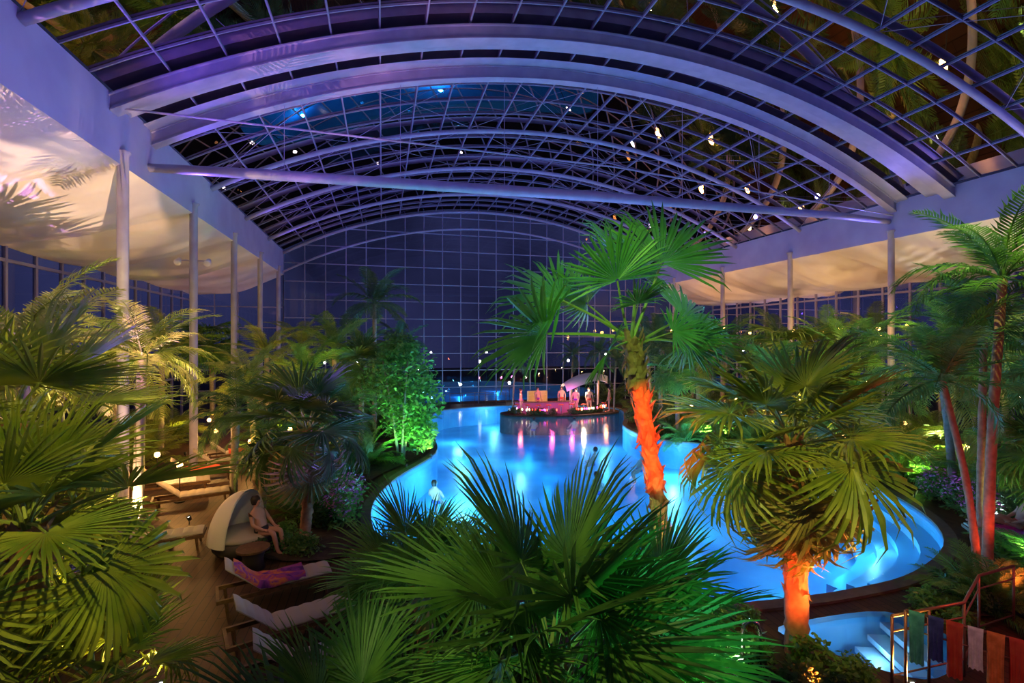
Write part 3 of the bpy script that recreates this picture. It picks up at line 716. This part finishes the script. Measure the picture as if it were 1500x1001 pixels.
ob('counter_front',m.mesh('counter_front',M['bar']),bar)
B=arc(2.5,180,360);Cc=arc(1.9,180,360); m=MB()
for i in range(20):
    o=len(m.v)
    for z in(.75,.81):
        m.v+=[Vector((*B[i],z)),Vector((*B[i+1],z)),Vector((*Cc[i+1],z)),Vector((*Cc[i],z))]
    m.f+=[[o,o+1,o+2,o+3],[o+4,o+5,o+6,o+7],[o,o+1,o+5,o+4],[o+3,o+2,o+6,o+7]]
ob('counter_top',m.mesh('counter_top',M['wood']),bar)
m=MB()
for z in(.3,.7,1.1,1.4): m.box((-.5,.5,z),(1.4,.3,.04))
for x in(-1.2,-.75,-.25,.2): m.box((x,.5,.7),(.04,.3,1.4))
m.box((-.5,.66,.7),(1.4,.02,1.4))
ob('back_shelf',m.mesh('back_shelf',M['barshelf']),bar,label='warm lit back bar shelf')
cv=ob('sail_canopy',None,loc=(14.0,32.4,IZ),label='cream curved sail canopy sloping over the bar seating',cat='canopy')
ob('canopy',MB().grid(lambda u,v:((u-.5)*3.4,(v-.5)*2.4*math.sin(math.pi*min(1,.2+u*.8)),1.6+1.15*math.sin(math.pi*(.12+u*.6))-.5*(2*v-1)**2),16,10).mesh('canopy',M['white'],True),cv)
for px,h in((-1.2,1.7),(.9,2.2)): ob('post',MB().tube([(px,0,0),(px,0,h)],.04,8).mesh('post',M['steel']),cv)
st=ob('bar_stool',None,label='dark round bar stool on the bar island',cat='stool',group='bar stools')
ob('seat',MB().lathe([(0,.6),(.18,.6),(.19,.65),(0,.67)],14).mesh('seat',M['red']),st)
ob('pole',MB().tube([(0,0,.02),(0,0,.6)],.03,8).mesh('pole',M['chrome']),st)
ob('base',MB().lathe([(.0,.0),(.2,.0),(.19,.03),(0,.04)],14).mesh('base',M['chrome']),st)
sp=[(8.9,32.5),(9.6,32.1),(10.3,31.85),(11.0,31.75),(11.9,31.75),(12.7,31.8),(13.5,31.6),(15.2,31.9)]
st.location=(*sp[0],IZ)
for p in sp[1:]: copy_tree(st,(*p,IZ),0)
r_=random.Random(3)
ism=[SH[i].mesh('island_shrub',M['leafd']) for i in range(3)]
for i in range(40):
    A=r_.uniform(math.pi,2*math.pi); x=12.0+3.9*math.cos(A)*r_.uniform(.75,.95); y=32.9+1.7*math.sin(A)*r_.uniform(.8,.97)
    if r_.random()<.6:
        o=ob('island_shrub',ism[i%3],loc=(x,y,IZ),label='small dark shrub on the bar island rim',cat='shrub',group='island shrubs'); o.scale=(.6,)*3
    k=r_.choice(['lred','lmag','lwhite','lred'])
    o=ob('decorative_lamp',None,loc=(x+.3,y-.1,IZ),label='small glowing '+{'lred':'red','lmag':'magenta','lwhite':'white'}[k]+' lamp on the bar island',cat='lamp',group='bar island lamps')
    ob('lamp_shade',MB().lathe([(0,.25),(.03,.28),(.05,.34),(.03,.4),(0,.42)],10).mesh('lamp_shade',M[k],True),o)
    ob('stake',MB().tube([(0,0,0),(0,0,.27)],.012,6).mesh('stake',M['black']),o)
railing([(5.0,37.5),(7.0,37.8),(9.5,37.8)],'metal railing at the far pool edge',1.0)

# ------------------------------------------------------------ people
def person(loc,rotz,joints,label,suit='navy',hair='hair',scale=1.0):
    names=list(joints); me=bpy.data.meshes.new('person')
    V=[Vector(joints[k][0]) for k in names]; ix={k:i for i,k in enumerate(names)}
    E=[(ix[a],ix[b]) for a,b in [('pelvis','belly'),('belly','chest'),('chest','neck'),('neck','head'),('head','crown'),('head','nose'),
      ('chest','lsh'),('lsh','lel'),('lel','lwr'),('lwr','lhand'),('chest','rsh'),('rsh','rel'),('rel','rwr'),('rwr','rhand'),
      ('pelvis','lhip'),('lhip','lkn'),('lkn','lan'),('lan','ltoe'),('pelvis','rhip'),('rhip','rkn'),('rkn','ran'),('ran','rtoe')] if a in ix and b in ix]
    me.from_pydata(V,E,[]); me.materials.append(M['skin'])
    o=ob('person',me,loc=loc,rotz=rotz,label=label,cat='person'); o.scale=(scale,)*3
    sk=o.modifiers.new('skin','SKIN'); sk.use_smooth_shade=True
    for i,k in enumerate(names):
        r=joints[k][1]; me.skin_vertices[0].data[i].radius=(r,r)
    me.skin_vertices[0].data[ix['pelvis']].use_root=True
    ss=o.modifiers.new('sub','SUBSURF'); ss.levels=1; ss.render_levels=2
    hd=Vector(joints['head'][0]); cr=Vector(joints['crown'][0])
    hm=MB().lathe([(0,.115),(.07,.1),(.108,.03),(.1,-.05),(.085,-.1)],14)
    ax=(cr-hd).normalized(); q=Vector((0,0,1)).rotation_difference(ax).to_matrix().to_4x4()
    fw=(Vector(joints['nose'][0])-hd).normalized()
    ob('hair',hm.mesh('hair',M[hair],True),o,mw=Matrix.Translation(hd+ax*.05-fw*.035)@q)
    pl=Vector(joints['pelvis'][0]); be=Vector(joints['belly'][0])
    ob('swimwear',MB().tube([pl-(be-pl)*.35,pl,pl+(be-pl)*.45],[.14,.168,.15],14).mesh('swimwear',M[suit],True),o)
    s=fw.cross(ax).normalized()
    for sd in(-1,1):
        em=MB().lathe([(0,-.012),(.012,0),(0,.012)],8).mesh('eye',M['black'],True)
        ob('eye',em,o,mw=Matrix.Translation(hd+fw*.098+s*sd*.035+ax*.02))
    for sd,h in((-1,'lhand'),(1,'rhand')):
        if h in joints:
            hp=Vector(joints[h][0]); wr=Vector(joints['lwr' if h=='lhand' else 'rwr'][0]); d=(hp-wr).normalized(); s2=d.cross(Vector((0,0,1))).normalized()
            for i in range(4):
                st_=hp+s2*(.024*(i-1.5)); ln=[.06,.075,.07,.055][i]
                ob('finger',MB().tube([st_-d*.02,st_+d*ln*.5,st_+d*ln-Vector((0,0,.015))],[.01,.009,.007],6).mesh('finger',M['skin'],True),o)
            ob('thumb',MB().tube([hp-d*.03+s2*.03*sd,hp+s2*.06*sd,hp+d*.03+s2*.065*sd],[.012,.011,.008],6).mesh('thumb',M['skin'],True),o)
    return o
sit={'pelvis':((0,0,.14),.15),'belly':((-.06,0,.32),.13),'chest':((-.14,0,.52),.145),'neck':((-.16,0,.68),.055),'head':((-.14,0,.79),.095),'crown':((-.15,0,.88),.08),'nose':((-.035,0,.78),.02),
 'lsh':((-.14,.19,.58),.06),'lel':((-.02,.27,.34),.045),'lwr':((.2,.18,.22),.032),'lhand':((.28,.15,.21),.034),'rsh':((-.14,-.19,.58),.06),'rel':((-.02,-.27,.34),.045),'rwr':((.2,-.18,.22),.032),'rhand':((.28,-.15,.21),.034),
 'lhip':((.06,.1,.12),.095),'lkn':((.44,.13,.36),.065),'lan':((.74,.12,.06),.042),'ltoe':((.88,.12,.05),.03),'rhip':((.06,-.1,.12),.095),'rkn':((.47,-.12,.16),.065),'ran':((.88,-.12,.06),.042),'rtoe':((1.0,-.12,.09),.03)}
soak=dict(sit); soak.update({'lel':((.02,.3,.34),.045),'lwr':((.2,.3,.24),.032),'lhand':((.28,.3,.22),.034),'lkn':((.3,.13,0),.065),'lan':((.2,.12,-.36),.042),'ltoe':((.33,.12,-.42),.03),'rkn':((.3,-.12,0),.065),'ran':((.2,-.12,-.36),.042),'rtoe':((.33,-.12,-.42),.03)})
chair=dict(sit); chair.update({'lkn':((.42,.13,.14),.065),'lan':((.5,.12,-.28),.042),'ltoe':((.64,.12,-.34),.03),'rkn':((.42,-.12,.16),.065),'ran':((.55,-.12,-.26),.042),'rtoe':((.69,-.12,-.34),.03)})
stand={'pelvis':((0,0,.95),.145),'belly':((0,0,1.12),.125),'chest':((0,0,1.33),.145),'neck':((0,0,1.49),.055),'head':((.01,0,1.61),.093),'crown':((0,0,1.7),.078),'nose':((.115,0,1.6),.02),
 'lsh':((0,.19,1.4),.06),'lel':((.03,.27,1.13),.043),'lwr':((.12,.25,.9),.031),'lhand':((.15,.24,.82),.034),'rsh':((0,-.19,1.4),.06),'rel':((.03,-.27,1.13),.043),'rwr':((.12,-.25,.9),.031),'rhand':((.15,-.24,.82),.034),
 'lhip':((0,.1,.88),.095),'lkn':((.03,.11,.48),.062),'lan':((0,.12,.09),.042),'ltoe':((.15,.13,.04),.03),'rhip':((0,-.1,.88),.095),'rkn':((.05,-.11,.48),.062),'ran':((0,-.12,.09),.042),'rtoe':((.15,-.13,.04),.03)}
person((-2.78,12.83,.36),-.5,chair,'person in dark swimwear with dark hair sitting in the cocoon chair','black')
person((14.9,8.3,.44),2.5,sit,'person in red swimwear resting on a sun lounger','red')
for x,y,r in((1.9,17.9,1),(9.6,21.5,2.6),(11.2,19.9,3.0),(8.1,17.4,.4),(9.6,30.8,1.5),(12.2,30.2,1.5)):
    person((x,y,-.93),r,soak,'bather with dark hair immersed up to the shoulders in the pool','navy')
pa=person((14.0,31.8,IZ),-1.6,stand,'person in red swimwear standing beside the bar','red')
pb=person((10.6,33.0,IZ),-1.2,stand,'person in dark swimwear standing at the bar','purple')
copy_tree(pb,(9.2,32.4,IZ),-.4); copy_tree(pa,(12.4,33.0,IZ),-1.8); copy_tree(pb,(13.0,31.8,IZ),-2.4); copy_tree(pa,(15.6,31.9,IZ),2.6)

# ------------------------------------------------------------ lights
def point(loc,col,W,r=.2):
    l=bpy.data.lights.new('light','POINT'); l.energy=W; l.color=col; l.shadow_soft_size=r
    o=bpy.data.objects.new('light',l); o.location=loc; COL.objects.link(o)
def spot(p,tgt,col,W,ang,r=.08,blend=.6):
    p=Vector(p); d=Vector(tgt)-p
    l=bpy.data.lights.new('spot','SPOT'); l.energy=W; l.color=col; l.spot_size=math.radians(ang); l.spot_blend=blend; l.shadow_soft_size=r
    o=bpy.data.objects.new('spot',l); o.location=p; o.rotation_euler=d.to_track_quat('-Z','Y').to_euler(); COL.objects.link(o); return d
spike=MB().tube([(0,0,0),(0,0,.12)],.012,6).mesh('spike',M['black'])
housing=MB().lathe([(0,-.05),(.045,-.05),(.06,.07),(.05,.07),(.04,.03)],14).mesh('housing',M['black'],True)
lens=MB().lathe([(0,.035),(.05,.035)],14).mesh('lens',M['gloww'])
def uplight(x,y,tgt,col,W,ang=70,z=.0,r=.06):
    d=spot((x,y,z+.28),tgt,col,W,ang,r)
    e=ob('garden_spotlight',None,loc=(x,y,z),label='small black garden spotlight aimed upward',cat='spotlight',group='garden spotlights')
    ob('spike',spike,e)
    q=Vector((0,0,1)).rotation_difference(d.normalized()).to_matrix().to_4x4()
    ob('housing',housing,e,mw=Matrix.Translation((0,0,.16))@q)
    ob('lens',lens,e,mw=Matrix.Translation((0,0,.16))@q)
for y in(9,13.5,18.5,23.5,28.5,34):
    spot((XL+.5,y,9.5),(CX-3,y,15.6),(.24,.12,1),560,130,.12)
    spot((XR-.5,y,9.5),(CX+3,y,15.6),(.16,.15,1),440,130,.12)
spot((CX,21,3),(CX,24,15),(.18,.15,1),1200,110,.15)
spot((CX-3,9,3),(CX-3,13,15),(.28,.13,1),700,110,.15)
# violet on fascias
uplight(2.2,9.9,(-7,13,10.8),(.34,.12,1),1800,75,r=.02)
uplight(1.6,24,(-7,25,10.8),(.28,.12,1),1200,90)
uplight(14.4,23.6,(23.5,24,10.8),(.34,.2,1),1000,80)
uplight(15.9,9.4,(23.5,15,10.8),(.4,.25,1),1100,80)
# light on membrane ceilings, shadows thrown by fronds
for y in(17.5,23,29,35):
    uplight(-9.6,y,(-9.8,y+1,9),(1,.42,.3),420,75,r=.02)
for y in(12,17.5,23,29,35):
    uplight(26,y,(26,y+1,9),(1,.6,.34),800,75,r=.02)
uplight(-6.3,11.2,(-8.0,12.2,9.5),(1,.42,.6),7500,100,r=.008)
uplight(-8.6,12.2,(-9.2,13.6,9.3),(.85,.35,.9),4000,95,r=.008)
uplight(-5.9,13.8,(-8.6,15.5,9.4),(1,.62,.35),3800,80,r=.008)
uplight(-7.9,15.3,(-8.4,14.6,9.0),(1,.8,.65),1500,20,r=.01)
uplight(-7.8,10.2,(-8.8,11.2,9.3),(1,.75,.6),1400,18,r=.01)
uplight(24.6,17.2,(25.6,17.8,9),(1,.85,.7),1300,20,r=.01)
uplight(24.4,12.2,(25.8,13.8,9),(1,.7,.5),1300,60,r=.01)
# yellow lights on left planting
for x,y,t,W in((-4.2,9.4,(-4.6,8.2,4),220),(-3.0,7.9,(-3.7,6.8,3),160),(-5.3,10.1,(-6.2,11,4.6),220),(-5.1,15.2,(-6,14.2,4.5),200),(-4.0,18.3,(-4.3,19.6,4),260),(-3.0,20.8,(-3.2,22.5,4),260),(-6.8,22.0,(-8.6,20.5,4),240),(-5.2,26.0,(-4.6,28,5),320),(-10.2,13.2,(-9,14,4),160),(-8.2,24,(-9,26,4),240),(-1.6,24,(-1.5,25.5,4),260)):
    uplight(x,y,t,(1,.7,.08),W*2.3,68)
spot((-1.0,2.6,6.8),(-4.6,7.4,2.6),(.95,.8,.12),950,48,.02)
spot((-6.3,5.5,7.6),(-5.6,10.5,4.6),(1,.75,.1),700,55,.02)
spot((-4.5,8.5,8.2),(-6.0,20,4.0),(1,.8,.15),1200,42,.03)
spot((-.5,3.0,6.0),(-2.0,9.6,.3),(1,.6,.45),120,30,.05)
spot((0,6,8.0),(-3.2,13,1.0),(1,.75,.55),260,16,.05)
# green
uplight(.9,19.5,(.8,21.2,3.5),(.3,1,.2),700,110)
uplight(2.0,21.0,(.9,21.3,3),(.7,1,.25),260,110)
uplight(3.3,4.4,(2.0,4.9,2.4),(.2,1,.35),120,120)
spot((4.6,2.6,4.8),(2.9,5.2,1.7),(.08,1,.3),280,40,.02)
spot((-.9,2.6,4.8),(1.2,4.9,2.1),(.85,1,.35),280,60,.02)
spot((1.6,3.2,7.6),(4.1,7.6,5.7),(.45,1,.13),760,42,.03)
uplight(3.5,6.5,(4.1,7.6,5.6),(.45,1,.2),520,75)
uplight(5.6,8.0,(4.3,7.7,5.2),(.75,1,.25),300,75,z=-.1)
# orange trunks
uplight(3.9,6.1,(4.6,7.3,2.4),(1,.1,.02),2400,64)
spot((3.0,4.4,3.6),(4.4,7.4,3.4),(1,.09,.015),1900,34,.04)
uplight(5.7,5.4,(6.3,6.3,1.6),(1,.12,.02),1000,60)
spot((5.2,4.4,1.6),(6.3,6.4,1.2),(1,.1,.015),480,34)
uplight(7.2,5.2,(6.4,6.3,3.6),(1,.6,.1),380,100)
spot((3.6,2.6,6.4),(6.3,6.4,2.8),(.95,.85,.16),720,44,.02)
uplight(11.3,6.4,(12.2,7.3,3),(1,.1,.04),300,80)
uplight(13.2,7.1,(12.6,7.6,5),(.6,1,.3),480,80)
uplight(4.9,5.95,(5.0,6.8,.5),(.9,1,.7),70,120)
point((9.6,4.4,2.4),(1,.1,.04),70,.1)
spot((5.6,2.9,3.6),(7.4,4.8,.8),(1,.35,.2),80,50)
# right side planting
for x,y,t,c,W in((17.3,12.3,(18.5,14,4),(.8,1,.2),300),(19.4,17.2,(19,19,4),(1,.75,.15),300),(16.4,20.6,(17,22,4),(.8,1,.25),280),(21.4,14.4,(21,13.5,4.5),(.8,1,.2),300),(16,24.6,(16.5,26,4),(.3,.5,1),160),(22.4,21,(22,22,5),(1,.7,.15),280),(24,15.4,(24.5,14,5),(1,.85,.2),260),(19,10.6,(19.5,9.5,5),(.6,1,.25),280),(15.6,20.9,(14.6,22,3.4),(.7,1,.25),240)):
    uplight(x,y,t,c,W*2.5,90)
spot((17,12,9.5),(19,19,3.4),(.95,.9,.2),1700,80,.03)
spot((10,6,9.0),(14,9,4.5),(.8,1,.25),750,60,.02)
point((-3.4,11.2,3.0),(1,.4,.12),40,.15)
point((-5.4,15.6,2.2),(1,.45,.12),50,.15)
# bar
for x,y,c,W in((11.2,31.6,(1,.1,.3),70),(13.6,31.8,(1,.75,.45),170),(15.6,32.4,(1,.3,.1),60),(9.0,31.8,(1,.15,.15),60),(12.4,31.0,(.9,.1,.6),60)): point((x,y,1.5),c,W,.1)
# underwater
for x,y in((4.6,13),(7.5,10.6),(12,10.6),(14.8,16.4),(11.4,23.6),(12,28),(7.5,34.2),(7.5,16),(7.4,21.5),(11,17),(8.3,27.6),(3.6,21)):
    point((x,y,-.6),(.03,.42,1),60,.12)
for x,y,W in((1.5,16.4,320),(3.0,18.9,360),(1.6,14.2,120),(13.0,20.0,360),(13.2,10.6,45),(15.0,13,30),(15.3,15.8,40),(4.2,25.6,180),(4.6,30.5,280),(8,35.2,240),(12.6,26.4,170),(6.8,24,160),(6.4,11.6,140),(9.6,9.6,60),(9.6,14.2,120)): point((x,y,-.42),(.34,.8,1),W,.1)
for x,y in((8.2,6.5),(7.2,6.8)): point((x,y,-.3),(.6,.85,1),8,.08)
for x,y in((4,44),(10,44),(15,47),(8,52),(3,54),(13,56)): point((x,y,-.5),(.05,.45,1),260,.15)

# ------------------------------------------------------------ world, camera
w=bpy.data.worlds.new('night'); S.world=w; w.use_nodes=True; nt=w.node_tree;N=nt.nodes;L=nt.links
bg=N['Background']; tc=N.new('ShaderNodeTexCoord'); ns=N.new('ShaderNodeTexNoise'); ns.inputs['Scale'].default_value=3; ns.inputs['Detail'].default_value=6
r=N.new('ShaderNodeValToRGB'); r.color_ramp.elements[0].position=.35; r.color_ramp.elements[0].color=(.006,.007,.024,1); r.color_ramp.elements[1].position=.68; r.color_ramp.elements[1].color=(.03,.034,.11,1)
L.new(tc.outputs['Generated'],ns.inputs['Vector']); L.new(ns.outputs['Fac'],r.inputs['Fac']); L.new(r.outputs['Color'],bg.inputs[0]); bg.inputs[1].default_value=1.0
cam=bpy.data.cameras.new('camera'); co=bpy.data.objects.new('camera',cam); COL.objects.link(co)
cam.lens=17.23; cam.sensor_width=36; cam.clip_start=.05; cam.clip_end=300
co.location=(0,0,H); co.rotation_euler=(math.pi/2,0,-math.radians(14.82))
S.camera=co
